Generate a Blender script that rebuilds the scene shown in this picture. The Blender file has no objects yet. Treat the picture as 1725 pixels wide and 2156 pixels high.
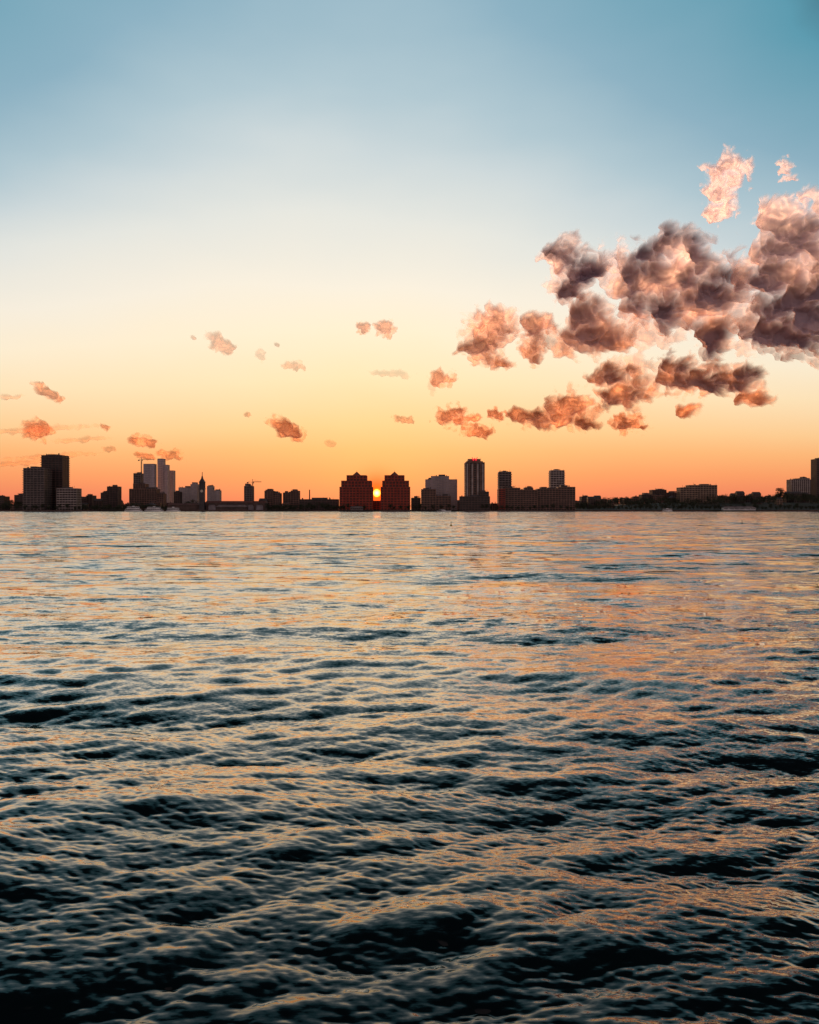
import bpy, math, random
import numpy as np
from mathutils import Vector
random.seed(7); rng=np.random.default_rng(11)
sc=bpy.context.scene
sc.view_settings.view_transform='Standard'; sc.view_settings.look='None'; sc.view_settings.exposure=0
COL=sc.collection
F=1869.0; CX=862.5; HZ=1072.0; CH=4.0      # image-pixel constants: focal length, centre column, horizon row, eye 4 m above water
GZ=2.0; SHORE=1480.0
def wx(u,D): return (u-CX)/F*D
def wz(v,D): return CH+(HZ-v)/F*D
def s2l(c):
    return tuple(((x/255)/12.92 if x/255<=0.04045 else ((x/255+0.055)/1.055)**2.4) for x in c)+(1,)

# ---------------------------------------------------------------- helpers
class NT:
    def __init__(s,tree): s.t=tree; s.n=tree.nodes; s.l=tree.links
    def add(s,t,**k):
        nd=s.n.new(t)
        for a,b in k.items(): setattr(nd,a,b)
        return nd
    def math(s,op,a,b=None,c=None,clamp=False):
        nd=s.add('ShaderNodeMath',operation=op); nd.use_clamp=clamp
        for i,x in enumerate((a,b,c)):
            if x is None: continue
            if isinstance(x,(int,float)): nd.inputs[i].default_value=x
            else: s.l.new(x,nd.inputs[i])
        return nd.outputs[0]
    def vmath(s,op,a,b=None,out=0):
        nd=s.add('ShaderNodeVectorMath',operation=op)
        for i,x in enumerate((a,b)):
            if x is None: continue
            if isinstance(x,tuple): nd.inputs[i].default_value=x
            else: s.l.new(x,nd.inputs[i])
        return nd.outputs[out]
    def scale(s,a,f):
        nd=s.add('ShaderNodeVectorMath',operation='SCALE'); 
        if isinstance(a,tuple): nd.inputs[0].default_value=a
        else: s.l.new(a,nd.inputs[0])
        if isinstance(f,(int,float)): nd.inputs['Scale'].default_value=f
        else: s.l.new(f,nd.inputs['Scale'])
        return nd.outputs[0]
    def ramp(s,f,stops,interp='LINEAR'):
        nd=s.add('ShaderNodeValToRGB'); cr=nd.color_ramp; cr.interpolation=interp
        while len(cr.elements)<len(stops): cr.elements.new(0.5)
        for e,(p,c) in zip(cr.elements,stops): e.position=p; e.color=c
        s.l.new(f,nd.inputs[0]); return nd.outputs[0]
def newmat(name):
    m=bpy.data.materials.new(name); m.use_nodes=True; m.node_tree.nodes.clear()
    t=NT(m.node_tree); out=t.add('ShaderNodeOutputMaterial'); return m,t,out
def surf(name,col,rough=0.8,var=0.25,scale=0.15,metal=0.0,spec=0.3,emit=None,es=0):
    m,t,out=newmat(name)
    tc=t.add('ShaderNodeTexCoord'); nz=t.add('ShaderNodeTexNoise'); nz.inputs['Scale'].default_value=scale; nz.inputs['Detail'].default_value=5
    t.l.new(tc.outputs['Object'],nz.inputs['Vector'])
    a=tuple(c*(1-var) for c in col)+(1,); b=tuple(min(1,c*(1+var)) for c in col)+(1,)
    c=t.ramp(nz.outputs['Fac'],[(0.35,a),(0.65,b)])
    p=t.add('ShaderNodeBsdfPrincipled'); t.l.new(c,p.inputs['Base Color'])
    p.inputs['Roughness'].default_value=rough; p.inputs['Metallic'].default_value=metal; p.inputs['Specular IOR Level'].default_value=spec
    if emit: p.inputs['Emission Color'].default_value=emit+(1,); p.inputs['Emission Strength'].default_value=es
    t.l.new(p.outputs[0],out.inputs[0]); return m
M=dict(
 brick_red=surf('brick_red',(0.36,0.055,0.032)), brick_brown=surf('brick_brown',(0.21,0.115,0.085)),  # red brick, reddened further to paint in the sun's glow
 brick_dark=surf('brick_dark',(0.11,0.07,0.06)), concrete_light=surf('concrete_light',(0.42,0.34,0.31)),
 concrete_grey=surf('concrete_grey',(0.21,0.165,0.155)), haze_grey=surf('haze_paled_cladding',(0.52,0.42,0.42)),  # haze_grey: distance haze put into the wall colour
 tan=surf('tan_brick',(0.34,0.22,0.15)), glass=surf('window_glass',(0.025,0.02,0.02),0.35,spec=0.3),
 glass_red=surf('glow_tinted_glass',(0.07,0.012,0.008),0.35,spec=0.3),  # red in this glass is painted sun glow
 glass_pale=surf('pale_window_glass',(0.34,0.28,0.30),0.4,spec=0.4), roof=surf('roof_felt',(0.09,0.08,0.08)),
 copper=surf('aged_copper',(0.16,0.07,0.055)), wood=surf('pier_timber',(0.05,0.04,0.035)),
 white=surf('white_paint',(0.75,0.72,0.7),0.5), steel=surf('dark_steel',(0.07,0.06,0.06),0.5),
 bark=surf('bark',(0.05,0.04,0.03)), leaf=surf('leaves',(0.05,0.055,0.03),0.8,0.4,0.6),
 earth=surf('earth',(0.06,0.06,0.04),scale=0.01), red_sign=surf('red_sign',(0.7,0.02,0.04),emit=(1,0.03,0.05),es=1.0),
 yellow=surf('buoy_yellow',(0.5,0.35,0.05)), clock=surf('clock_dial',(0.5,0.45,0.35)))

class MB:
    def __init__(s): s.v=[]; s.f=[]
    def box(s,x0,x1,y0,y1,z0,z1):
        b=len(s.v); s.v+=[(x0,y0,z0),(x1,y0,z0),(x1,y1,z0),(x0,y1,z0),(x0,y0,z1),(x1,y0,z1),(x1,y1,z1),(x0,y1,z1)]
        s.f+=[(b,b+3,b+2,b+1),(b+4,b+5,b+6,b+7),(b,b+1,b+5,b+4),(b+1,b+2,b+6,b+5),(b+2,b+3,b+7,b+6),(b+3,b,b+4,b+7)]
    def frustum(s,x0,x1,y0,y1,z0,z1,k=0.0,kx=None):
        kx=k if kx is None else kx
        cx=(x0+x1)/2; cy=(y0+y1)/2; hx=(x1-x0)/2*kx; hy=(y1-y0)/2*k
        b=len(s.v); s.v+=[(x0,y0,z0),(x1,y0,z0),(x1,y1,z0),(x0,y1,z0),(cx-hx,cy-hy,z1),(cx+hx,cy-hy,z1),(cx+hx,cy+hy,z1),(cx-hx,cy+hy,z1)]
        s.f+=[(b,b+3,b+2,b+1),(b+4,b+5,b+6,b+7),(b,b+1,b+5,b+4),(b+1,b+2,b+6,b+5),(b+2,b+3,b+7,b+6),(b+3,b,b+4,b+7)]
    def beam(s,p,q,w):
        p=Vector(p); q=Vector(q); d=(q-p).normalized()
        a=d.cross(Vector((0,0,1)) if abs(d.z)<0.9 else Vector((1,0,0))).normalized()*w/2; c=d.cross(a).normalized()*w/2
        b=len(s.v)
        for o in (p,q):
            for k in (a+c,-a+c,-a-c,a-c): s.v.append(tuple(o+k))
        s.f+=[(b,b+1,b+2,b+3),(b+7,b+6,b+5,b+4)]+[(b+i,b+4+i,b+4+(i+1)%4,b+(i+1)%4) for i in range(4)]
    def cyl(s,x,y,z0,z1,r0,r1,n=12):
        b=len(s.v)
        for z,r in ((z0,r0),(z1,r1)):
            for i in range(n):
                a=2*math.pi*i/n; s.v.append((x+r*math.cos(a),y+r*math.sin(a),z))
        s.f+=[tuple(b+i for i in range(n))[::-1],tuple(b+n+i for i in range(n))]+[(b+i,b+(i+1)%n,b+n+(i+1)%n,b+n+i) for i in range(n)]
    def mesh(s,name,mat):
        me=bpy.data.meshes.new(name); me.from_pydata(s.v,[],s.f); me.materials.append(mat); me.update(); return me
def obj(name,data,parent=None,loc=(0,0,0),label=None,cat=None,kind=None,group=None):
    o=bpy.data.objects.new(name,data); COL.objects.link(o); o.location=loc
    if parent: o.parent=parent
    if label: o["label"]=label
    if cat: o["category"]=cat
    if kind: o["kind"]=kind
    if group: o["group"]=group
    return o

# ---------------------------------------------------------------- world / sun
def dirv(az,el): return Vector((math.sin(az)*math.cos(el),math.cos(az)*math.cos(el),math.sin(el)))
SAZ=math.atan((793.5-CX)/F); SEL=math.atan((HZ-1038)/F)
sdir=dirv(SAZ,SEL)
w=bpy.data.worlds.new("World"); sc.world=w; w.use_nodes=True; w.node_tree.nodes.clear(); t=NT(w.node_tree)
tc=t.add('ShaderNodeTexCoord'); D=t.vmath('NORMALIZE',tc.outputs['Generated'])
sep=t.add('ShaderNodeSeparateXYZ'); t.l.new(D,sep.inputs[0]); z=t.math('MAXIMUM',sep.outputs[2],0.0)
dh=t.vmath('NORMALIZE',t.vmath('MULTIPLY',D,(1,1,0)))
gd=dirv(math.radians(-4),0)
dotH=t.vmath('DOT_PRODUCT',dh,tuple(gd),out=1)
om=t.math('SUBTRACT',1.0,dotH)
kk=t.math('MULTIPLY',t.math('MINIMUM',t.math('MULTIPLY',z,4.5),1.0),4.6)
tt=t.math('MULTIPLY',z,t.math('MULTIPLY_ADD',om,kk,1.0))
nz=t.add('ShaderNodeTexNoise'); nz.inputs['Scale'].default_value=2.5; nz.inputs['Detail'].default_value=4
t.l.new(t.vmath('MULTIPLY',D,(1,1,2.5)),nz.inputs['Vector'])
tt=t.math('MULTIPLY',tt,t.math('MULTIPLY_ADD',nz.outputs['Fac'],0.30,0.85))
stops=[(0,(222,112,92)),(.017,(239,134,98)),(.0385,(248,156,104)),(.065,(251,181,120)),(.0916,(252,203,146)),(.144,(253,226,184)),
 (.195,(252,236,208)),(.25,(246,237,221)),(.32,(228,229,223)),(.375,(204,215,218)),(.43,(176,199,209)),(.52,(140,177,195)),(.70,(92,156,177)),(.79,(42,80,94)),(.89,(20,40,48)),(1,(10,21,27))]
col=t.ramp(tt,[(p,s2l(c)) for p,c in stops])
dim=t.math('MULTIPLY_ADD',t.math('SMOOTH_MIN',om,1.0,0.2),-0.3,1.0)
col=t.scale(col,dim)
east=t.math('MULTIPLY',t.math('SUBTRACT',om,0.9,clamp=True),1.0)
col=t.vmath('ADD',col,t.scale((0.30,0.23,0.25),east))
d3=t.vmath('DOT_PRODUCT',D,tuple(sdir),out=1)
ang=t.math('SQRT',t.math('MAXIMUM',t.math('MULTIPLY',t.math('SUBTRACT',1.0,d3),2.0),0.0))
gw=t.math('EXPONENT',t.math('MULTIPLY',ang,-1/0.13))
col=t.vmath('ADD',col,t.scale((0.05,0.08,0.0),gw))
au=t.math('EXPONENT',t.math('MULTIPLY',t.math('MULTIPLY',ang,ang),-1/0.019**2))
col=t.vmath('MULTIPLY',col,t.vmath('ADD',t.scale((0.1,-0.85,-0.97),au),(1,1,1)))
dk=t.ramp(t.math('MULTIPLY',ang,1/math.radians(0.6)),[(0,(5.0,3.6,1.2,1)),(.30,(4.5,2.0,.25,1)),(.42,(3.0,.35,.01,1)),(.54,(1.2,.06,0,1)),(1.0,(0,0,0,1))])
col=t.vmath('ADD',col,dk)
sky=t.add('ShaderNodeTexSky',sky_type='NISHITA'); sky.sun_disc=False; sky.sun_elevation=SEL; sky.sun_rotation=SAZ
col=t.vmath('ADD',col,t.scale(sky.outputs[0],0.01))
bg=t.add('ShaderNodeBackground'); bg.inputs[1].default_value=1.0; t.l.new(col,bg.inputs[0])
o=t.add('ShaderNodeOutputWorld'); t.l.new(bg.outputs[0],o.inputs[0])
ld=bpy.data.lights.new('sun','SUN'); ld.energy=5.0; ld.angle=math.radians(0.5); ld.color=(1,0.50,0.27)
ldir=dirv(math.atan((831-CX)/F),math.radians(0.9))
lo=bpy.data.objects.new('sun',ld); COL.objects.link(lo); lo.rotation_euler=(-ldir).to_track_quat('-Z','Y').to_euler()
lo["kind"]="structure"

# ---------------------------------------------------------------- camera
cd=bpy.data.cameras.new('camera'); cam=bpy.data.objects.new('camera',cd); COL.objects.link(cam); sc.camera=cam
cd.sensor_fit='HORIZONTAL'; cd.sensor_width=36; cd.lens=36*F/1725; cd.clip_end=200000; cd.clip_start=0.1
cam.location=(0,0,CH); cam.rotation_euler=(math.radians(90)-math.atan((1078-HZ)/F),0,0)

# ---------------------------------------------------------------- water
def band(L,n,lmin,lmax,rms,main,spread,seed,p=2.0,iso=.03):
    r=np.random.default_rng(seed); k1=2*np.pi*np.fft.fftfreq(n,L/n); KX,KY=np.meshgrid(k1,k1,indexing='ij'); K=np.hypot(KX,KY); K[0,0]=1
    m=(K>2*np.pi/lmax)&(K<2*np.pi/lmin)
    th=np.arctan2(KY,KX)-main; dirw=np.abs(np.cos(th))**spread+iso
    A=(r.normal(size=K.shape)+1j*r.normal(size=K.shape))*K**(-p)*dirw*m
    h=np.fft.ifft2(A).real; s=rms/h.std()
    dx=np.fft.ifft2(-1j*A*KX/K).real*s; dy=np.fft.ifft2(-1j*A*KY/K).real*s
    return (L,n,h*s,dx,dy)
def samp(b,X,Y):
    L,n,h,dx,dy=b; x=(X/L*n)%n; y=(Y/L*n)%n; i=np.floor(x).astype(np.int64); j=np.floor(y).astype(np.int64); fx=x-i; fy=y-j; i%=n; j%=n; i2=(i+1)%n; j2=(j+1)%n
    return [a[i,j]*(1-fx)*(1-fy)+a[i2,j]*fx*(1-fy)+a[i,j2]*(1-fx)*fy+a[i2,j2]*fx*fy for a in (h,dx,dy)]
rs=[1.5,2.2,3.0,3.6]; r=4.0
while r<30000:
    rs.append(r); dr=max(0.010,r*r/(CH*F*0.475)*0.9)
    if r<350: dr=min(dr,0.9)
    elif r<1600: dr=min(dr,2.6)
    else: dr=r*0.05
    r+=dr
rs=np.array(rs)
a1=np.arange(-0.56,0.56,0.0014); out=np.linspace(0.56,2*np.pi-0.56,60)[0:-1]
az=np.concatenate([a1,out]); nA=len(az); nR=len(rs)
R,A=np.meshgrid(rs,az,indexing='ij'); X=R*np.sin(A); Y=R*np.cos(A); drr=np.gradient(rs)[:,None]*np.ones_like(A)
dense=np.clip((0.60-np.abs((A+np.pi)%(2*np.pi)-np.pi))/0.04,0,1)
H=np.zeros_like(X); DX=np.zeros_like(X); DY=np.zeros_like(X)
mainA=math.radians(97)
# wakes reflected by the quay make the swell stand higher close to it
sw=0.42+0.80*np.clip((22-R)/14,0,1)
for kx,(b,lam,chop) in enumerate(((band(71,512,2.6,12,0.155,mainA-.12,4,3,2.4,.01),5.0,1.1),(band(37,512,0.9,2.6,0.019,mainA-.1,3,8,1.6,.02),1.7,1.2),(band(19.3,512,0.40,1.3,0.0115,mainA+0.25,2.0,4,1.6,.03),.8,1.35),(band(5.3,512,0.09,0.45,0.0044,mainA-0.35,1.8,5,1.6,.04),0.26,1.3))):
    wt=np.clip(1.6-drr*2.2/lam,0,1)*dense*(sw if kx==0 else 1)
    h,dx,dy=samp(b,X+3.1,Y+7.7)
    H+=h*wt; DX+=dx*wt*chop; DY+=dy*wt*chop
far=np.clip((drr*2.2/1.3-0.4),0,1)
fine=np.clip((drr*2.2/0.35-0.4),0,1)
co=np.stack([X+DX,Y+DY,H],-1).reshape(-1,3)
ii=np.arange(nR-1)[:,None]*nA; jj=np.arange(nA)[None,:]; j2=(jj+1)%nA
q=np.stack([ii+jj,ii+nA+jj,ii+nA+j2,ii+j2],-1).reshape(-1,4)
q=q[:,::-1]
def gridmesh(name,co,q,mat,attrs):
    me=bpy.data.meshes.new(name); me.vertices.add(len(co)); me.vertices.foreach_set('co',co.astype(np.float32).ravel())
    me.loops.add(q.size); me.loops.foreach_set('vertex_index',q.astype(np.int32).ravel())
    me.polygons.add(len(q)); me.polygons.foreach_set('loop_start',np.arange(0,q.size,4,dtype=np.int32)); 
    me.polygons.foreach_set('use_smooth',np.ones(len(q),dtype=bool)); me.update(calc_edges=True)
    for k,v in attrs.items():
        at=me.attributes.new(k,'FLOAT','POINT'); at.data.foreach_set('value',v.astype(np.float32).ravel())
    me.materials.append(mat); me.validate(); return me
m,t,out_=newmat('river_water')
geo=t.add('ShaderNodeNewGeometry'); P=geo.outputs['Position']; N=geo.outputs['Normal']
def slopes(sc_,amp,detail,fac=None,off=(0,0,0),bias=0.0):
    n=t.add('ShaderNodeTexNoise'); n.inputs['Scale'].default_value=1.0; n.inputs['Detail'].default_value=detail; n.inputs['Roughness'].default_value=0.55
    t.l.new(t.vmath('ADD',t.vmath('MULTIPLY',P,sc_),off),n.inputs['Vector'])
    v=t.vmath('MULTIPLY',t.vmath('SUBTRACT',n.outputs['Color'],(0.5,0.5+bias,0.5)),amp)
    return t.scale(v,fac) if fac is not None else v
af=t.add('ShaderNodeAttribute',attribute_name='far'); af2=t.add('ShaderNodeAttribute',attribute_name='fine')
gn=t.add('ShaderNodeTexNoise'); gn.inputs['Scale'].default_value=1; gn.inputs['Detail'].default_value=4
t.l.new(t.vmath('MULTIPLY',P,(0.02,0.05,0)),gn.inputs['Vector'])
gust=t.math('MULTIPLY_ADD',gn.outputs['Fac'],2.8,-0.4); gust=t.math('MAXIMUM',gust,0.4)
V=t.vmath('ADD',N,t.scale(slopes((10,28,9),(0.20,0.42,0),3),gust))
V=t.vmath('ADD',V,slopes((1.6,4.5,2),(0.20,0.56,0),2,t.math('MULTIPLY',gust,af2.outputs['Fac']),(5,2,0),.0))
V=t.vmath('ADD',V,slopes((0.35,1.2,0.5),(0.24,0.85,0),3,t.math('MULTIPLY',gust,af.outputs['Fac']),(1,9,0),.05))
V=t.vmath('ADD',V,slopes((0.08,0.30,0.5),(0.10,0.72,0),4,af.outputs['Fac'],(4,3,0),.04))
V=t.vmath('NORMALIZE',V)
fr=t.add('ShaderNodeFresnel'); fr.inputs['IOR'].default_value=1.34; t.l.new(V,fr.inputs['Normal'])
ff=t.math('MINIMUM',t.math('MULTIPLY',t.math('POWER',fr.outputs[0],1.40),3.3),0.72)
gl=t.add('ShaderNodeBsdfGlossy'); gl.inputs['Roughness'].default_value=0.03; gl.inputs['Color'].default_value=(1,.93,.85,1); t.l.new(V,gl.inputs['Normal'])
df=t.add('ShaderNodeBsdfDiffuse'); df.inputs['Color'].default_value=(0.003,0.008,0.010,1)
mx=t.add('ShaderNodeMixShader'); t.l.new(ff,mx.inputs[0]); t.l.new(df.outputs[0],mx.inputs[1]); t.l.new(gl.outputs[0],mx.inputs[2]); t.l.new(mx.outputs[0],out_.inputs[0])
obj('water',gridmesh('water',co,q,m,{'far':far,'fine':fine}),kind='structure')

# ---------------------------------------------------------------- land
me_v=[];me_f=[]
xs=np.concatenate([np.linspace(-30000,-2000,8),np.linspace(-1500,1500,61),np.linspace(2000,30000,8)])
ys=np.array([SHORE,SHORE+30,SHORE+60,SHORE+100,SHORE+160,SHORE+240,SHORE+400,SHORE+700,SHORE+1200,3500,8000,30000])
def terr(x,y):
    hx=min(1,max(0,(x-260)/200)); hy=min(1,max(0,(y-SHORE-20)/130)); return GZ+hx*hy*14*(1 if y<3000 else 0.5)
for y in ys:
    for x in xs: me_v.append((x,y,terr(x,y)))
nx=len(xs)
for j in range(len(ys)-1):
    for i in range(nx-1): me_f.append((j*nx+i,j*nx+i+1,(j+1)*nx+i+1,(j+1)*nx+i))
me=bpy.data.meshes.new('ground'); me.from_pydata(me_v,[],me_f); me.materials.append(M['earth']); obj('ground',me,kind='structure')
mb=MB(); mb.box(-3000,3000,-1.2,0,-3,GZ+0.3); mb.box(-3000,3000,-1.5,0.2,GZ+0.3,GZ+0.6)
obj('seawall',mb.mesh('seawall',M['brick_dark']),loc=(0,SHORE-0.01,0),label="long dark concrete seawall along the river bank",cat="wall")

# ---------------------------------------------------------------- buildings
def building(name,label,tiers,D,wall='brick_brown',glass='glass',fh=3.6,bay=5.0,depth=24,slab=1.3,pier=1.0,balc=False,plant=True,base=None,cat='building'):
    u0=min(a[0] for a in tiers); u1=max(a[1] for a in tiers); cx=wx((u0+u1)/2,D)
    bz=terr(cx,D)-0.2 if base is None else base
    e=obj(name,None,loc=(cx,D,bz),label=label,cat=cat); e.empty_display_size=5
    wall_mb=MB(); roof_mb=MB()
    for k,tr in enumerate(tiers):
        a,b,vt=tr[:3]; x0=wx(a,D)-cx; x1=wx(b,D)-cx; zt=wz(vt,D)-bz; z0=0 if len(tr)<4 else wz(tr[3],D)-bz
        y0=0.9*k+ (tr[4] if len(tr)>4 else 0); y1=depth-0.9*k
        nf=max(1,int(round((zt-z0)/fh))); f=(zt-z0)/nf; W=x1-x0; nb=max(2,int(round(W/bay))); bw=W/nb; nd=max(2,int(round((y1-y0)/bay/1.3))); bd=(y1-y0)/nd
        for i in range(nf+1):
            zz=z0+i*f; s=slab if i else slab*0.8; o_=(1.1 if balc and 0<i<nf else 0.12)
            wall_mb.box(x0-o_,x1+o_,y0-o_,y1+o_,zz-s/2 if i else zz,zz+s/2)
        for i in range(nb+1):
            px=x0+i*bw; ww=pier if 0<i<nb else pier*1.3
            a_=max(x0,px-ww/2); b_=min(x1,px+ww/2)
            wall_mb.box(a_,b_,y0,y0+0.7,z0+.01,zt-.01); wall_mb.box(a_,b_,y1-0.7,y1,z0+.01,zt-.01)
        for i in range(1,nd):
            py=y0+i*bd
            wall_mb.box(x0,x0+0.7,py-pier/2,py+pier/2,z0+.01,zt-.01); wall_mb.box(x1-0.7,x1,py-pier/2,py+pier/2,z0+.01,zt-.01)
        g=MB(); g.box(x0+0.45,x1-0.45,y0+0.45,y1-0.45,slab/2+.003,f-slab/2-.003)
        gm=g.mesh('window',M[glass])
        for i in range(nf): obj('window',gm,e,(0,0,z0+i*f))
        top=zt+slab/2
        roof_mb.box(x0+0.3,x1-0.3,y0+0.3,y1-0.3,top-.4,top+0.25)
        if W>10 and plant:
            c=random.uniform(-0.2,0.2)*W+(x0+x1)/2; pw=W*random.uniform(0.12,0.22)
            roof_mb.box(c-pw,c+pw,y0+4,y1-4,top+.2,top+random.uniform(1.8,3.6))
            roof_mb.box(c+pw*1.3,c+pw*1.3+1.6,y0+5,y0+7,top+.2,top+random.uniform(1.5,4))
            for _ in range(3):
                xx=random.uniform(x0+1,x1-1); roof_mb.box(xx,xx+0.3,y0+3,y0+3.25,top+.2,top+random.uniform(2,5))
                xx=random.uniform(x0+1,x1-3); roof_mb.box(xx,xx+random.uniform(1,2.4),y0+8,y0+10,top+.2,top+random.uniform(1,2.6))
    obj('wall',wall_mb.mesh('wall',M[wall]),e); obj('roof',roof_mb.mesh('roof',M['roof']),e)
    return e,cx,bz

B=building
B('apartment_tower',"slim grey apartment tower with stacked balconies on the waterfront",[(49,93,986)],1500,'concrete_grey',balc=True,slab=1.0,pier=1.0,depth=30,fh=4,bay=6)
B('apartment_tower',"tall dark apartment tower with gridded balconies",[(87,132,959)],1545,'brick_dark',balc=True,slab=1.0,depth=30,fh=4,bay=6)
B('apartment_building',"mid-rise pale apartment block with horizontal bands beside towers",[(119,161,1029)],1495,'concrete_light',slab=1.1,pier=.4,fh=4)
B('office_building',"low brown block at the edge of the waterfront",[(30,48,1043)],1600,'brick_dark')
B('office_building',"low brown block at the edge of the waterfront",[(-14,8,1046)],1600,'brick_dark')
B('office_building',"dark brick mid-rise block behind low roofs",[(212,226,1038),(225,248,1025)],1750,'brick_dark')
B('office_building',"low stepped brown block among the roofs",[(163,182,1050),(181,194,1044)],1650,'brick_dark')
B('office_building',"broad brown office block with lower wing",[(272,330,1030),(280,306,1019,1032),(330,344,1040)],1700,'brick_brown')
B('unfinished_tower',"unfinished concrete tower rising behind an office block",[(281,296,997)],2100,'concrete_grey',fh=4.5)
B('glass_tower',"pale slim skyscraper in evening haze",[(302,325,977)],2500,'haze_grey','glass_pale',fh=5,bay=9,slab=1.2,plant=False)  # far towers: wall and glass paled to paint in haze
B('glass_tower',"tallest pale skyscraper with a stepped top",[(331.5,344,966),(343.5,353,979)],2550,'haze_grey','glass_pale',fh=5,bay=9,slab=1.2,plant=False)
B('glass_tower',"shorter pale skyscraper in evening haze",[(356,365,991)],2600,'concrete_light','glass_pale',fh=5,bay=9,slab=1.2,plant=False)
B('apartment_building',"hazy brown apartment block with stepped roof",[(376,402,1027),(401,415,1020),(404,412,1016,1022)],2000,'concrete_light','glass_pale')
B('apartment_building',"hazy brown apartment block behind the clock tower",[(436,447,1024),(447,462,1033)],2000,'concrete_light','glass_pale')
B('office_building',"low dark block behind the terminal roofs",[(366,378,1036)],1950,'brick_dark')
B('office_building',"narrow concrete block under a construction crane",[(514,531,1024),(516,524,1019,1025)],1800,'concrete_grey')
B('apartment_building',"brown brick block with uneven roofline near the terminal",[(557,575,1034),(563,572,1030,1036),(575,590,1039)],1600,'brick_brown')
B('apartment_building',"dark brick block with small rooftop structures",[(596,612,1038),(612,629,1034),(616,624,1031,1036)],1620,'brick_brown')
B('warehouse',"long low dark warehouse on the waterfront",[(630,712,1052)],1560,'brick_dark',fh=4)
# twin stepped towers with pyramid roofs
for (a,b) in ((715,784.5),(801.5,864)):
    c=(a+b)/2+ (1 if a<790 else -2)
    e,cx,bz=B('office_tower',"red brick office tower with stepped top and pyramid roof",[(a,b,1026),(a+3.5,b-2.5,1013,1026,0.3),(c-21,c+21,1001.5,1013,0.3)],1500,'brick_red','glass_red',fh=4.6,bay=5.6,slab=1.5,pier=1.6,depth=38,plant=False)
    x=wx(c,1500)-cx; z1=wz(1001.5,1500)-bz+0.85
    r_=MB(); r_.frustum(x-7,x+7,4,18,z1,z1+6.5,0.02); r_.beam((x,11,z1+6),(x,11,z1+8.5),0.3)
    obj('pyramid_roof',r_.mesh('pyramid_roof',M['copper']),e)
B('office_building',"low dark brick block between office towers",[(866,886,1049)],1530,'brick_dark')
B('office_building',"low dark block added between twin towers to cut off low sun",[(780,806,1055)],1560,'brick_red',plant=False,slab=1.0)  # added block, shuts the bottom of the gap against the sun
B('office_building',"pale glass office building with stepped roof and brick frame",[(896,963,1010),(908,946,1003,1010,.4)],1560,'concrete_light','glass_pale',fh=4,bay=4.5,slab=1.0,pier=.7)
B('office_building',"brick-framed lower block in front of glass offices",[(887,918,1031),(918,950,1045)],1515,'brick_brown',fh=4,bay=5,slab=1.5,pier=1.5,depth=20)
# hotel tower
e,cx,bz=B('hotel_tower',"tall dark hotel tower with pale vertical bays and red rooftop sign",[(980,1021,974)],1500,'brick_brown',fh=3.8,bay=6.5,slab=0.9,pier=1.9,depth=30)
x0=wx(980,1500)-cx; x1=wx(1021,1500)-cx; zt=wz(974,1500)-bz
cr=MB(); cr.box(x0+5,x1-7,3,26,zt+.6,zt+6.5); cr.box(x0+2,x1-3,1.5,28,zt+.5,zt+2.5); cr.beam((x1-6,8,zt),(x1-6,8,zt+9),.3)
obj('crown',cr.mesh('crown',M['brick_brown']),e)
sg=MB(); xm=(x0+x1)/2-0.5; zs=zt+3.0; hh=6.2; ww=9.0
pts=[(xm-ww/2,zs+hh),(xm-ww/4,zs+.5),(xm,zs+hh*0.8),(xm+ww/4,zs+.5),(xm+ww/2,zs+hh)]
for i in range(4): sg.beam((pts[i][0],2.2,pts[i][1]),(pts[i+1][0],2.2+0.01*i,pts[i+1][1]),1.1)
obj('sign',sg.mesh('sign',M['red_sign']),e)["label"]="red illuminated letter W rooftop sign"
bay_=MB()
for k in (0.10,0.36,0.64,0.9): xx=x0+(x1-x0)*k; bay_.box(xx-1.1,xx+1.1,-0.9,-0.3,4,zt-2)
obj('bay',bay_.mesh('bay',M['concrete_light']),e)
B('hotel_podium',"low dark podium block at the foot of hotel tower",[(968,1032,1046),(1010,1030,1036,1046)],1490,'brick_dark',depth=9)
B('apartment_tower',"brown apartment tower with rounded balconies",[(1051,1077,994)],1600,'concrete_grey',balc=True,slab=1.4,depth=22,fh=4.2)
B('apartment_building',"long brown brick apartment block on the waterfront",[(1064,1096,1028),(1096,1132,1032),(1106,1122,1027,1033)],1520,'brick_brown')
B('apartment_building',"long brown brick apartment block with stepped roofs",[(1132,1176,1030),(1176,1212,1026),(1140,1152,1026,1031)],1530,'brick_brown')
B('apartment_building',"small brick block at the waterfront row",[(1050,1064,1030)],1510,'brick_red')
B('apartment_tower',"pale banded apartment tower above brick blocks",[(1160,1189,991)],1650,'concrete_light',slab=1.5,balc=True,depth=22,fh=4.2)
B('college_building',"dark college building among hillside trees",[(1352,1378,1042),(1374,1404,1032),(1404,1428,1038)],1720,'brick_dark')
B('college_building',"tan brick college block on the wooded hill",[(1433,1470,1027),(1452,1511,1022)],1640,'tan',slab=1.2,pier=.9)
B('college_building',"small gabled building among hillside trees",[(1225,1240,1046)],1750,'brick_dark')
B('apartment_building',"pale concrete block with vertical fins above the trees",[(1667,1718,1010),(1690,1706,1007,1011)],1800,'concrete_light','glass',fh=3.5,bay=4,slab=.8,pier=1.6)
B('apartment_tower',"dark tower on the wooded hill",[(1719.5,1748,967)],1700,'brick_dark')

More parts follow.
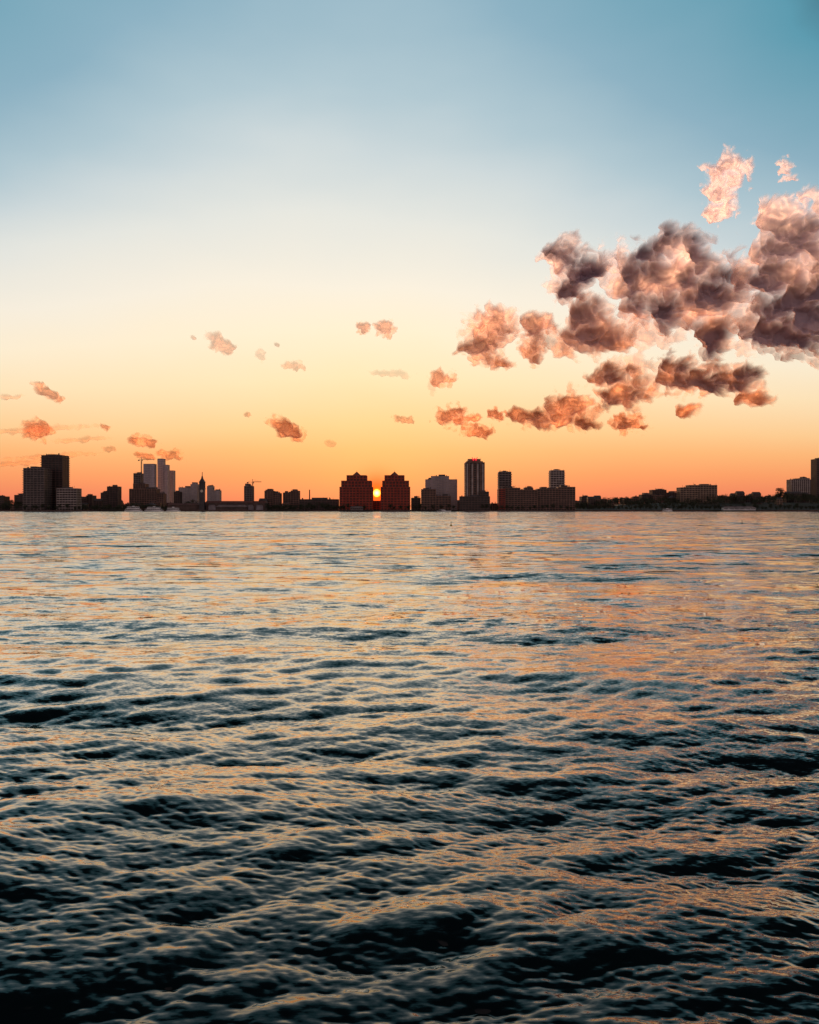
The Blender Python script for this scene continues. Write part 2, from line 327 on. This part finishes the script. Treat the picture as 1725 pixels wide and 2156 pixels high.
# small town houses (individual copies of six kinds)
kinds=[]
def house_kind(W,Hh,dep,wallm,gable):
    wmb=MB(); nf=max(2,int(Hh/3.3)); f=Hh/nf
    for i in range(nf+1): wmb.box(-W/2-.1,W/2+.1,-.1,dep+.1,i*f-.6 if i else 0,i*f+.6)
    nb=max(2,int(W/4))
    for i in range(nb+1):
        px=-W/2+i*W/nb; wmb.box(max(-W/2,px-.7),min(W/2,px+.7),0,.6,.02,Hh); wmb.box(max(-W/2,px-.7),min(W/2,px+.7),dep-.6,dep,.02,Hh)
    g=MB(); g.box(-W/2+.4,W/2-.4,.4,dep-.4,.3,Hh-.3)
    r=MB()
    if gable: r.frustum(-W/2-.4,W/2+.4,-.4,dep+.4,Hh+.61,Hh+.6+W*.28,0.0,0.9 if gable==2 else 0.05)
    else: r.box(-W/2+.3,W/2-.3,.3,dep-.3,Hh+.5,Hh+.85)
    r.box(W*.2,W*.2+1.1,3,4.1,Hh+.5,Hh+3.6); r.box(-W*.3,-W*.3+2.4,4,7,Hh+.5,Hh+2.6)
    return (wmb.mesh('wall',M[wallm]),g.mesh('window',M['glass']),r.mesh('roof',M['roof']))
for a in ((12,12,12,'brick_brown',0),(16,9,14,'brick_dark',1),(20,14,14,'brick_brown',0),(10,10,10,'tan',2),(26,11,16,'brick_brown',0),(14,17,12,'brick_dark',2)): kinds.append(house_kind(*a))
hl=["small flat-roofed brown brick house in the town","dark gabled brick house in the town","flat-roofed dark brick block in the town","small tan hip-roofed house in the town","wide brown brick row building in the town","taller dark hip-roofed brick building in the town"]
u=-60
while u<1790:
    k=random.randrange(6); Dd=random.uniform(1580,1900)
    if not (702<u<880):
        x=wx(u,Dd); e=obj('town_house',None,loc=(x,Dd,terr(x,Dd)-.2),label=hl[k],cat='house',group='houses of the waterfront town')
        for nm,md in zip(('wall','window','roof'),kinds[k]): obj(nm,md,e)
    u+=random.uniform(6,17)

# chimney
mb=MB(); mb.cyl(0,0,0,wz(1032,1600)-GZ,1.3,.9,12); mb.cyl(0,0,wz(1032,1600)-GZ,wz(1031,1600)-GZ,1.2,1.2,12)
obj('chimney_stack',mb.mesh('chimney_stack',M['brick_dark']),loc=(wx(652,1600),1600,GZ),label="thin dark brick chimney stack above low roofs",cat="chimney")

# ferry terminal with arches
Dt=1500; e=obj('ferry_terminal',None,loc=(wx(470,Dt),Dt,GZ-.2),label="long low ferry terminal with arched slips and copper roof",cat='station')
def X(u): return wx(u,Dt)-wx(470,Dt)
mb=MB(); h=13.0
mb.box(X(352),X(434),2,26,0,9.5); mb.box(X(434),X(558),4,26,0,h-1)
for i in range(6):
    a=X(436+i*20); b=X(436+i*20+20)
    if i: mb.box(a-1.2,a+1.2,-1,4,0,h)
    r_=(b-a)/2-1.2; c=(a+b)/2; zc=h-2-r_*0.75
    for j in range(10):
        t0=math.pi*j/10; t1=math.pi*(j+1)/10
        p=[(c-r_*math.cos(t0),zc+r_*.75*math.sin(t0)),(c-r_*math.cos(t1),zc+r_*.75*math.sin(t1))]
        bidx=len(mb.v); mb.v+=[(p[0][0],-.8,p[0][1]),(p[1][0],-.8,p[1][1]),(p[1][0],-.8,h),(p[0][0],-.8,h)]; mb.f.append((bidx,bidx+1,bidx+2,bidx+3))
mb.box(X(436)-1.3,X(436)+1.2,-1.01,4,0,h); mb.box(X(556)-1.2,X(556)+1.3,-1.01,4,0,h)
obj('wall',mb.mesh('wall',M['brick_dark']),e)
mb=MB(); mb.frustum(X(434)-1.5,X(558)+1.5,-1.5,27,h+.02,h+3,.6,.97); mb.frustum(X(351),X(433),1,27,9.52,12,.4,.97)
obj('roof',mb.mesh('roof',M['copper']),e)
for i in range(6):
    g=MB(); g.box(X(436+i*20)+1.4,X(456+i*20)-1.4,3.4,3.9,.3,h-3); obj('door',g.mesh('door',M['glass_pale']),e)
# clock tower
Dk=1495; e=obj('clock_tower',None,loc=(wx(426,Dk),Dk,GZ),label="slender dark clock tower with a pointed spire",cat='tower')
zt=lambda v: wz(v,Dk)-GZ
mb=MB(); mb.box(-4.2,4.2,-4.2,4.2,0,zt(1030)); mb.box(-5,5,-5,5,zt(1030)+.01,zt(1028.5)); 
for sx in (-1,1):
    for sy in (-1,1): mb.box(sx*3.6-.7,sx*3.6+.7,sy*3.6-.7,sy*3.6+.7,zt(1028.5)+.01,zt(1016))
mb.box(-4.6,4.6,-4.6,4.6,zt(1016)+.01,zt(1014.5)); obj('shaft',mb.mesh('shaft',M['steel']),e)
mb=MB(); mb.box(-2.9,2.9,-2.9,2.9,zt(1028.5)+.02,zt(1016)-.02); obj('belfry',mb.mesh('belfry',M['steel']),e)
mb=MB(); mb.frustum(-4.4,4.4,-4.4,4.4,zt(1014.5)+.01,zt(1007),.30); mb.frustum(-1.5,1.5,-1.5,1.5,zt(1007)+.01,zt(1002),.5); mb.beam((0,0,zt(1002)),(0,0,zt(994)),.9); obj('spire',mb.mesh('spire',M['steel']),e)
mb=MB()
for i in range(20):
    a=2*math.pi*i/20; mb.v.append((2.4*math.cos(a),-4.25,zt(1034)+2.4*math.sin(a)))
mb.f.append(tuple(range(20))); obj('clock_face',mb.mesh('clock_face',M['clock']),e)

# cranes
def crane(u,vtop,vbase,uj0,uj1,D,label):
    e=obj('tower_crane',None,loc=(wx(u,D),D,wz(vbase,D)),label=label,cat='crane'); H_=wz(vtop,D)-wz(vbase,D)
    mb=MB()
    for sx in (-.9,.9):
        for sy in (-.9,.9): mb.beam((sx,sy,0),(sx,sy,H_),.5)
    k=0; zz=0
    while zz<H_-3:
        s=1 if k%2 else -1; mb.beam((-.9*s,-.9,zz),(.9*s,-.9,zz+3),.3); mb.beam((-.9*s,.9,zz),(.9*s,.9,zz+3),.3); zz+=3;k+=1
    mb.beam((0,0,H_),(0,0,H_+6),.7); obj('mast',mb.mesh('mast',M['steel']),e)
    a=wx(uj0,D)-wx(u,D); b=wx(uj1,D)-wx(u,D); mb=MB(); mb.beam((a,0,H_),(b,0,H_),.6); mb.beam((a*.0,0,H_+1.8),(b*.97,0,H_+1.3),.4)
    n_=int(abs(b)/3)
    for i in range(n_): mb.beam((b*i/n_,0,H_),(b*(i+.5)/n_,0,H_+1.6),.25); mb.beam((b*(i+.5)/n_,0,H_+1.6),(b*(i+1)/n_,0,H_),.25)
    mb.beam((0,0,H_+6),(b*.7,0,H_+1.4),.2); mb.beam((0,0,H_+6),(a*.9,0,H_+.2),.2); obj('jib',mb.mesh('jib',M['steel']),e)
    mb=MB(); mb.box(a-1.2,a+2.2,-1,1,H_-2.6,H_-.35); obj('counterweight',mb.mesh('counterweight',M['concrete_grey']),e)
    mb=MB(); mb.box(.95,2.6,-1.2,1.2,H_-2.6,H_-.4); obj('cab',mb.mesh('cab',M['steel']),e)
crane(298,968,1040,292,325,2080,"tall tower crane over an unfinished tower")
crane(532,1015,1050,521,551,1810,"tower crane with long jib over low roofs")

# piers
def pier(u0,u1,y0,label,shed=None):
    Dp=y0; e=obj('pier',None,loc=(wx((u0+u1)/2,Dp),Dp,0),label=label,cat='pier'); hw=(wx(u1,Dp)-wx(u0,Dp))/2; L=SHORE-1.6-y0
    mb=MB(); mb.box(-hw,hw,0,L,1.5,2.1); obj('deck',mb.mesh('deck',M['wood']),e)
    mb=MB(); n_=max(3,int(hw*2/5))
    for i in range(n_+1):
        for yy in np.arange(1,L,9): mb.cyl(-hw+.6+(2*hw-1.2)*i/n_,yy,-3,1.49,.3,.3,6)
    obj('piling',mb.mesh('piling',M['wood']),e)
    mb=MB(); mb.beam((-hw,.3,3.1),(hw,.3,3.1),.12)
    for i in range(n_*2+1): mb.beam((-hw+hw*i/n_,.3,2.1),(-hw+hw*i/n_,.3,3.1),.1)
    obj('railing',mb.mesh('railing',M['steel']),e)
pier(560,640,1440,"long dark timber pier reaching into the river")
pier(715,790,1425,"broad dark pier in front of office towers")
pier(865,975,1440,"low dark pier beside moored sailing boat")
pier(1515,1600,1430,"low dark pier with boat shed")
pier(190,262,1445,"dark timber pier by moored ferries")
# pavilion and boat shed
def shed(u0,u1,v,D,label,name,wallm):
    e=obj(name,None,loc=(wx((u0+u1)/2,D),D,2.1),label=label,cat='shed'); hw=(u1-u0)/2/F*D; H_=wz(v,D)-2.1
    mb=MB()
    for i in range(7): xx=-hw+hw*i/3; mb.box(max(-hw,xx-.35),min(hw,xx+.35),0,10,0,H_*.6)
    mb.box(-hw+.2,hw-.2,.3,9.7,0,H_*.3); mb.box(-hw-.1,hw+.1,-.1,10.1,H_*.5,H_*.62); obj('wall',mb.mesh('wall',M[wallm]),e)
    mb=MB(); mb.box(-hw+.4,hw-.4,.5,9.5,H_*.3+.01,H_*.5-.01); obj('window',mb.mesh('window',M['glass']),e)
    mb=MB(); mb.frustum(-hw-.8,hw+.8,-.8,10.8,H_*.62+.01,H_,.1,.8); obj('roof',mb.mesh('roof',M['concrete_grey']),e)
shed(1524,1592,1066,1445,"long low pale boat shed on a pier",'boat_shed','white')
shed(738,764,1066,1440,"small open pavilion on the pier",'pavilion','concrete_grey')
shed(455,520,1063,1484,"low waterfront shed near the terminal",'boat_shed','brick_dark')

# ferries
def ferry(u0,u1,v,D,label,decks=2):
    L=(u1-u0)/F*D; e=obj('ferry',None,loc=(wx((u0+u1)/2,D),D,0),label=label,cat='ferry'); H_=wz(v,D)
    mb=MB(); n_=9; prof=[]
    for i in range(n_):
        s=-1+2*i/(n_-1); wdt=3.6*(1-abs(s)**4*.85); prof.append((s*L/2,wdt,.25*abs(s)**3))
    for (x,wd,dz) in prof: mb.v+=[(x*.95,-wd*.7,-.5),(x,-wd,1.6+dz*3),(x,wd,1.6+dz*3),(x*.95,wd*.7,-.5)]
    for i in range(n_-1):
        for k in range(4): mb.f.append((i*4+k,(i+1)*4+k,(i+1)*4+(k+1)%4,i*4+(k+1)%4))
    mb.f+=[(0,1,2,3),(n_*4-1,n_*4-2,n_*4-3,n_*4-4)]
    obj('hull',mb.mesh('hull',M['white']),e)
    z0=1.7; hd=(H_-z0)/(decks+.4)
    cb=MB(); wn=MB()
    for d in range(decks):
        k=.8-.14*d; cb.box(-L/2*k,L/2*k,-2.9+d*.3,2.9-d*.3,z0+d*hd,z0+d*hd+hd*.32); cb.box(-L/2*k,L/2*k,-2.9+d*.3,2.9-d*.3,z0+d*hd+hd*.75,z0+(d+1)*hd-.01)
        for i in range(8): xx=-L/2*k+L*k*i/7; cb.box(max(-L/2*k,xx-.2),min(L/2*k,xx+.2),-2.8+d*.3,2.8-d*.3,z0+d*hd+.1,z0+(d+1)*hd-.1)
        wn.box(-L/2*k+.3,L/2*k-.3,-2.6+d*.3,2.6-d*.3,z0+d*hd+hd*.32+.01,z0+d*hd+hd*.75-.01)
    obj('cabin',cb.mesh('cabin',M['white']),e); obj('window',wn.mesh('window',M['glass']),e)
    mb=MB(); mb.frustum(-1.8,1.8,-1.5,1.5,z0+decks*hd+.01,H_,.7); obj('wheelhouse',mb.mesh('wheelhouse',M['white']),e)
    mb=MB(); mb.beam((0,0,H_),(0,0,H_+3),.2); obj('mast',mb.mesh('mast',M['steel']),e)
ferry(262,300,1065,1442,"white double-deck ferry moored at the terminal")
ferry(304,345,1066,1450,"white double-deck ferry moored at the terminal")
ferry(350,380,1067,1455,"small white ferry moored at the terminal",1)
ferry(1395,1416,1070,1455,"small white motor boat moored by the bank",1)

# sailing boat
e=obj('sailing_boat',None,loc=(wx(935,1380),1380,0),label="moored sailing boat with bare mast and furled sail",cat='boat')
mb=MB(); n_=9
for i in range(n_):
    s=-1+2*i/(n_-1); wd=2.0*(1-(abs(s)**3 if s>0 else abs(s)**5*.5)*.97); mb.v+=[(s*10.2,-wd*.5,-.6),(s*11.5,-wd,1.3+.4*max(0,s)),(s*11.5,wd,1.3+.4*max(0,s)),(s*10.2,wd*.5,-.6)]
for i in range(n_-1):
    for k in range(4): mb.f.append((i*4+k,(i+1)*4+k,(i+1)*4+(k+1)%4,i*4+(k+1)%4))
mb.f+=[(0,1,2,3),(n_*4-1,n_*4-2,n_*4-3,n_*4-4)]; obj('hull',mb.mesh('hull',M['white']),e)
mb=MB(); mb.frustum(-4,3,-1.2,1.2,1.35,2.5,.8); obj('cabin',mb.mesh('cabin',M['white']),e)
mb=MB(); mb.beam((1,0,1.3),(1,0,22),.35); obj('mast',mb.mesh('mast',M['steel']),e)
mb=MB(); mb.beam((1,0,3.2),(-7.5,0,3.2),.5); obj('boom',mb.mesh('boom',M['white']),e)
mb=MB(); mb.beam((1,0,22),(11.2,0,1.7),.08); mb.beam((1,0,22),(-11,0,1.4),.08); obj('rigging',mb.mesh('rigging',M['steel']),e)
# buoys
for u,v,lab in ((950,1107,"small yellow channel buoy floating on the river"),(1563,1103,"small dark channel buoy floating on the river")):
    Db=CH*F/(v-HZ); e=obj('buoy',None,loc=(wx(u,Db),Db,0),label=lab,cat='buoy'); mt=M['yellow'] if u<1000 else M['steel']
    mb=MB(); mb.cyl(0,0,-.3,.2,.28,.28,14); mb.cyl(0,0,.201,.3,.27,.1,14); obj('float',mb.mesh('float',mt),e)
    mb=MB(); mb.cyl(0,0,.3,.85,.08,.06,8); mb.cyl(0,0,.85,1.0,.1,.1,8); obj('post',mb.mesh('post',mt),e)

# ---------------------------------------------------------------- trees
def leafmesh(name,clumps,npc,ls,seed):
    r=np.random.default_rng(seed); V=[];Fc=[]
    for (cx,cy,cz,rr) in clumps:
        d=r.normal(size=(npc,3)); d/=np.linalg.norm(d,axis=1)[:,None]; rad=rr*r.uniform(.35,1.08,size=(npc,1))**.6
        c=np.array([cx,cy,cz])+d*rad*np.array([1,1,.8])
        a=r.normal(size=(npc,3)); a/=np.linalg.norm(a,axis=1)[:,None]; b=np.cross(a,r.normal(size=(npc,3))); b/=np.linalg.norm(b,axis=1)[:,None]
        s=ls*r.uniform(.6,1.3,size=(npc,1))
        for P_,A_,B_ in zip(c,a*s,b*s):
            k=len(V); V+=[tuple(P_-A_),tuple(P_+B_*.6),tuple(P_+A_),tuple(P_-B_*.6)]; Fc.append((k,k+1,k+2,k+3))
    me=bpy.data.meshes.new(name); me.from_pydata(V,[],Fc); me.materials.append(M['leaf']); return me
tk=[]
for s in range(5):
    r=random.Random(s); H_=r.uniform(9,13); cl=[]; tr=MB(); tr.cyl(0,0,-.5,H_*.5,.35,.2,8)
    for i in range(11):
        a=r.uniform(0,6.28); rad=r.uniform(.5,.34*H_); zz=H_*r.uniform(.42,.86); q_=(rad*math.cos(a),rad*math.sin(a),zz)
        cl.append(q_+(r.uniform(1.2,2.4),)); tr.beam((0,0,H_*r.uniform(.25,.45)),q_,.18)
    cl.append((0,0,H_*.88,1.6)); tk.append((tr.mesh('trunk',M['bark']),leafmesh('crown',cl,70,.42,s)))
def tree(u,D,k,sc_=1,lab="dark leafy tree on the waterfront bank"):
    x=wx(u,D); e=obj('tree',None,loc=(x,D,terr(x,D)),label=lab,cat='tree',group='waterfront trees'); e.scale=(sc_,sc_,sc_); e.rotation_euler=(0,0,random.uniform(0,6))
    obj('trunk',tk[k][0],e); obj('crown',tk[k][1],e)
u=-20
while u<1750:
    if not(350<u<560 or 774<u<812): tree(u,random.uniform(1486,1497),random.randrange(5),random.uniform(.6,1.0))
    u+=random.uniform(7,17) if u<1200 else random.uniform(6,12)
tree(1640,1700,2,2.3,"large round-crowned tree standing above the wooded hill"); tree(1668,1690,3,1.8,"tall leafy tree on the wooded hill"); tree(1700,1680,1,1.7,"tall leafy tree on the wooded hill")
cl=[]
for i in range(560):
    uu=random.uniform(1205,1780); Dd=random.uniform(1540,1800); x=wx(uu,Dd); hgt=4*math.sin(uu*.035)+3*math.sin(uu*.011+1)
    cl.append((x,Dd,terr(x,Dd)+random.uniform(2,8)+(4 if uu>1500 else 0)+max(0,hgt),random.uniform(3,6.5)))
obj('wood',leafmesh('wood',cl,55,1.0,99),kind='stuff',label="dark mass of trees covering the river bluff",cat='trees')
cl=[]
for i in range(420):
    uu=random.uniform(-60,712); Dd=random.uniform(1530,1600); x=wx(uu,Dd); hgt=max(0,6*math.sin(uu*.05)+3*math.sin(uu*.017+1)); cl.append((x,Dd,GZ+random.uniform(1,8)+hgt,random.uniform(2,4.8)))
obj('wood',leafmesh('wood',cl,50,.8,98),kind='stuff',label="low dark treeline behind the river bank",cat='trees')

# ---------------------------------------------------------------- clouds
def perlin(x,y,seed):
    xi=np.floor(x).astype(np.int64); yi=np.floor(y).astype(np.int64); xf=x-xi; yf=y-yi
    def g(i,j,dx,dy):
        h=(i*374761393+j*668265263+seed*982451653)&0xffffffff; h=((h^(h>>13))*1274126177)&0xffffffff; h=(h^(h>>16))&0xffff
        a=h/65536*2*np.pi; return np.cos(a)*dx+np.sin(a)*dy
    u=xf**3*(xf*(xf*6-15)+10); v=yf**3*(yf*(yf*6-15)+10)
    return ((g(xi,yi,xf,yf)*(1-u)+g(xi+1,yi,xf-1,yf)*u)*(1-v)+(g(xi,yi+1,xf,yf-1)*(1-u)+g(xi+1,yi+1,xf-1,yf-1)*u)*v)*1.4
def fbm(x,y,o,seed,g=.5,bill=False):
    s=0;a=1;n=0
    for i in range(o):
        p=perlin(x,y,seed+i*17)
        if bill: p=1-2*np.abs(p)*1.3
        s=s+a*p;n+=a;a*=g;x=x*2.03+5.1;y=y*2.03+1.7
    return s/n*(1.5 if not bill else 1)
cm,t,out_=newmat('cloud_vapour')
aa=t.add('ShaderNodeAttribute',attribute_name='opacity'); at=t.add('ShaderNodeAttribute',attribute_name='shade_thickness')
geo=t.add('ShaderNodeNewGeometry'); sp=t.add('ShaderNodeSeparateXYZ'); t.l.new(geo.outputs['Position'],sp.inputs[0])
hz=t.math('MULTIPLY',sp.outputs[2],1/3000)
tint=t.ramp(hz,[(0.12,(1,.46,.18,1)),(.5,(1,.66,.40,1)),(.8,(1,.93,.86,1)),(1,(.95,.93,.92,1))])  # low-sun reddening painted into the cloud colour by height
T=t.math('EXPONENT',t.math('MULTIPLY',at.outputs['Fac'],-2.9))
tr=t.add('ShaderNodeBsdfTranslucent'); t.l.new(t.scale(tint,T),tr.inputs[0])
df=t.add('ShaderNodeBsdfDiffuse'); t.l.new(t.ramp(hz,[(.12,(.50,.29,.22,1)),(.5,(.44,.35,.39,1)),(.8,(.44,.38,.46,1))]),df.inputs[0])  # warm low, mauve high: sunset light painted into the diffuse colour
ad=t.add('ShaderNodeAddShader'); t.l.new(tr.outputs[0],ad.inputs[0]); t.l.new(df.outputs[0],ad.inputs[1])
tp=t.add('ShaderNodeBsdfTransparent'); mx=t.add('ShaderNodeMixShader'); t.l.new(aa.outputs['Fac'],mx.inputs[0]); t.l.new(tp.outputs[0],mx.inputs[1]); t.l.new(ad.outputs[0],mx.inputs[2]); t.l.new(mx.outputs[0],out_.inputs[0])
def cloud(label,blobs,seed,D=8000,mxa=1.0,dens=1.0,shear=0.0,noise=0.95,group=None,s=None,thk=1.0,shade_grad=0.0,shade_gradx=0.0,off=.14,soft=.85,lumpa=1.0,warp=.30):
    bl=np.array(blobs,float); pad=1.8
    u0=(bl[:,0]-bl[:,2]*pad).min()-8; u1=(bl[:,0]+bl[:,2]*pad).max()+8; v0=(bl[:,1]-bl[:,3]*pad).min()-8; v1=(bl[:,1]+bl[:,3]*pad).max()+8
    big=(u1-u0)*(v1-v0)>60000; st=1.5 if big else 0.9
    us=np.arange(u0,u1,st); vs=np.arange(v0,v1,st); U,V=np.meshgrid(us,vs)
    if s is None: s=float(np.clip(bl[:,2:].min(axis=1).mean(),8,42))
    wu=fbm(U/s*.9,V/s*.9,4,seed+3,.45)*s*warp; wv=fbm(U/s*.9,V/s*.9,4,seed+9,.45)*s*warp
    Uw=U+wu; Vw=V+wv
    Bs=[]
    for (cx,cy,rx,ry) in bl:
        du=Uw-cx; dv=Vw-cy-shear*du; Bs.append(1-np.sqrt((du/rx)**2+(dv/ry)**2+.03))
    Bs=np.array(Bs); Bm=np.log(np.exp(Bs*6).sum(axis=0))/6
    Bm=np.where(Bm>.5,.5+(Bm-.5)*.5,Bm)
    no=6 if s>18 else 4
    n=fbm(Uw/s*.9,Vw/s*1.05,no,seed,.48); nlo=fbm(Uw/s*.9,Vw/s*1.05,3,seed,.48)
    d=(Bm*1.15+n*noise*.70+off)*dens; dl=(Bm*1.15+nlo*noise*.70+off)*dens
    al=np.clip(d/soft,0,1); al=(1-(1-al)**2.2)*mxa*np.clip(d/.2,0,1)
    lump=fbm(U/s*.42,V/s*.48,4,seed+77,.42)
    th=np.clip(.55*dl+.45*d,0,1.5)*np.clip(1.0+lumpa*lump+shade_grad*(V-(v0+v1)/2)/(v1-v0)*2+shade_gradx*(U-(u0+u1)/2)/(u1-u0)*2,.10,1.9)*thk  # besides density, carries painted light gradients and bright patches
    m_s=s/F*D
    Yd=D+(np.clip(dl,0,1.1)*1.5+lump*.5)*m_s
    co=np.stack([(U-CX)/F*D,Yd,CH+(HZ-V)/F*D],-1).reshape(-1,3)
    nv,nu=U.shape; i=np.arange(nv-1)[:,None]*nu; j=np.arange(nu-1)[None,:]
    q=np.stack([i+j,i+j+1,i+nu+j+1,i+nu+j],-1).reshape(-1,4); af_=al.ravel()
    q=q[af_[q].max(axis=1)>.01]
    used=np.unique(q); mp=np.full(len(co),-1); mp[used]=np.arange(len(used)); cc=co[used]; org=cc.mean(axis=0)
    me=gridmesh('cloud',cc-org,mp[q],cm,{'opacity':af_[used],'shade_thickness':th.ravel()[used]})
    obj('cloud',me,loc=tuple(org),label=label,cat='cloud',group=group)
cloud("huge dark mauve cumulus cloud with glowing peach edge",[(1690,500,75,80),(1640,560,75,85),(1710,620,125,100),(1630,690,66,36),(1730,690,120,52),(1640,440,40,28),(1790,520,100,120)],1,shade_grad=1.3,shade_gradx=.7,off=.20,lumpa=.8)
cloud("bright peach ragged cloud wisp high above the others",[(1530,355,42,34),(1522,405,36,48),(1555,345,26,22),(1505,450,22,22)],2,dens=.75,noise=1.2,thk=.2,s=24,off=.22,warp=.4,mxa=.95)
cloud("tiny bright peach cloud wisp",[(1655,352,18,16),(1662,372,20,7)],3,dens=.65,noise=1.4,thk=.2,off=.22,warp=.4,mxa=.85,s=14)
cloud("large dark mauve cumulus cloud with orange underside",[(1420,560,115,70),(1500,610,75,78),(1400,640,92,58),(1512,700,44,50),(1340,590,50,50),(1420,500,50,30)],4,shade_gradx=.5,shade_grad=-.1,lumpa=1.5,off=.18)
cloud("dark grey cloud with pale glowing edges",[(1180,525,42,38),(1235,558,50,42),(1200,600,48,36)],5,D=8300,shade_gradx=.8,lumpa=1.2,off=.18)
cloud("orange-lit ragged cumulus cloud",[(1235,700,80,44),(1295,700,50,38),(1245,650,44,34)],6,D=8200,shade_grad=-.4,thk=.6,lumpa=1.5,off=.18)
cloud("bright orange lumpy cloud",[(1040,680,54,40),(1015,730,48,38),(1060,765,26,14)],7,D=8200,thk=.42,lumpa=1.5,off=.18)
cloud("small orange cloud beside a larger one",[(1135,685,38,30),(1122,735,28,34)],8,thk=.45,lumpa=1.5,off=.18)
cloud("long ragged mauve cloud with salmon edges",[(1290,790,60,28),(1325,830,62,34),(1430,785,64,40),(1510,800,88,36),(1450,862,28,16),(1590,838,47,18),(1565,795,50,28)],9,D=7800,shade_grad=-.6,thk=.85,lumpa=1.4,off=.18)
cloud("flat-based dusky orange cloud",[(1200,860,62,40),(1150,880,66,22),(1095,870,26,16),(1230,888,38,20)],10,shade_grad=-.3,thk=.55,lumpa=1.3,off=.18)
cloud("small dusky orange cloud",[(1322,890,38,22),(1352,897,16,7)],11,thk=.45,off=.2)
cloud("small dusky orange cloud",[(950,876,36,22),(990,880,22,10)],12,thk=.42,off=.2)
cloud("small flat dusky orange cloud",[(1005,908,35,15)],13,thk=.42,off=.2)
sm=[(1045,872,18,13,1),(932,797,27,18,.9),(910,815,8,18,.25),(765,690,14,14,.8),(812,690,20,18,.8),(465,722,30,20,.6),(620,770,22,10,.5),(550,748,10,12,.35),(850,882,22,8,.7),(605,903,36,19,1),
 (523,872,9,5,.6),(100,826,32,13,.8),(77,905,33,24,.9),(221,899,10,7,.8),(300,929,31,12,.9),(303,960,22,7,.8),(360,958,26,11,.8),(230,945,13,5,.5),(695,933,11,6,.4),(820,785,40,8,.3),(582,725,6,5,.5),(407,710,5,5,.5)]
for i,(a,b,c,d_,al) in enumerate(sm):
    cloud("small orange cloud puff over the skyline" if al>.6 else "faint thin cloud wisp in glowing sky",[(a,b,c,d_),(a-c*.45,b-d_*.2,c*.55,d_*.6)],60+i,mxa=al,shear=.45 if a in(465,605,100) else .1,group='small sunset clouds',thk=.30,off=.26,s=max(10,(c+d_)*.38),noise=.95)
cloud("faint streaked cirrus cloud near the skyline",[(60,905,130,7),(30,975,90,6),(110,960,100,5),(20,835,30,5),(170,925,60,5)],90,mxa=.45,dens=.8,s=16,noise=.8,shear=-.06,thk=.12,off=.24)
cloud("thin smoky cloud shreds under a big cloud",[(1685,745,60,14),(1640,735,50,10),(1720,760,30,12)],91,mxa=.55,dens=.7,noise=1.2,s=20,off=.2)
cloud("thin pink cloud veil joining larger clouds",[(1340,700,110,34),(1300,560,50,50),(1560,660,45,80),(1170,720,70,24),(1330,770,60,20)],92,mxa=.6,dens=.8,noise=1.3,s=30,thk=.3,D=8600,off=.18)
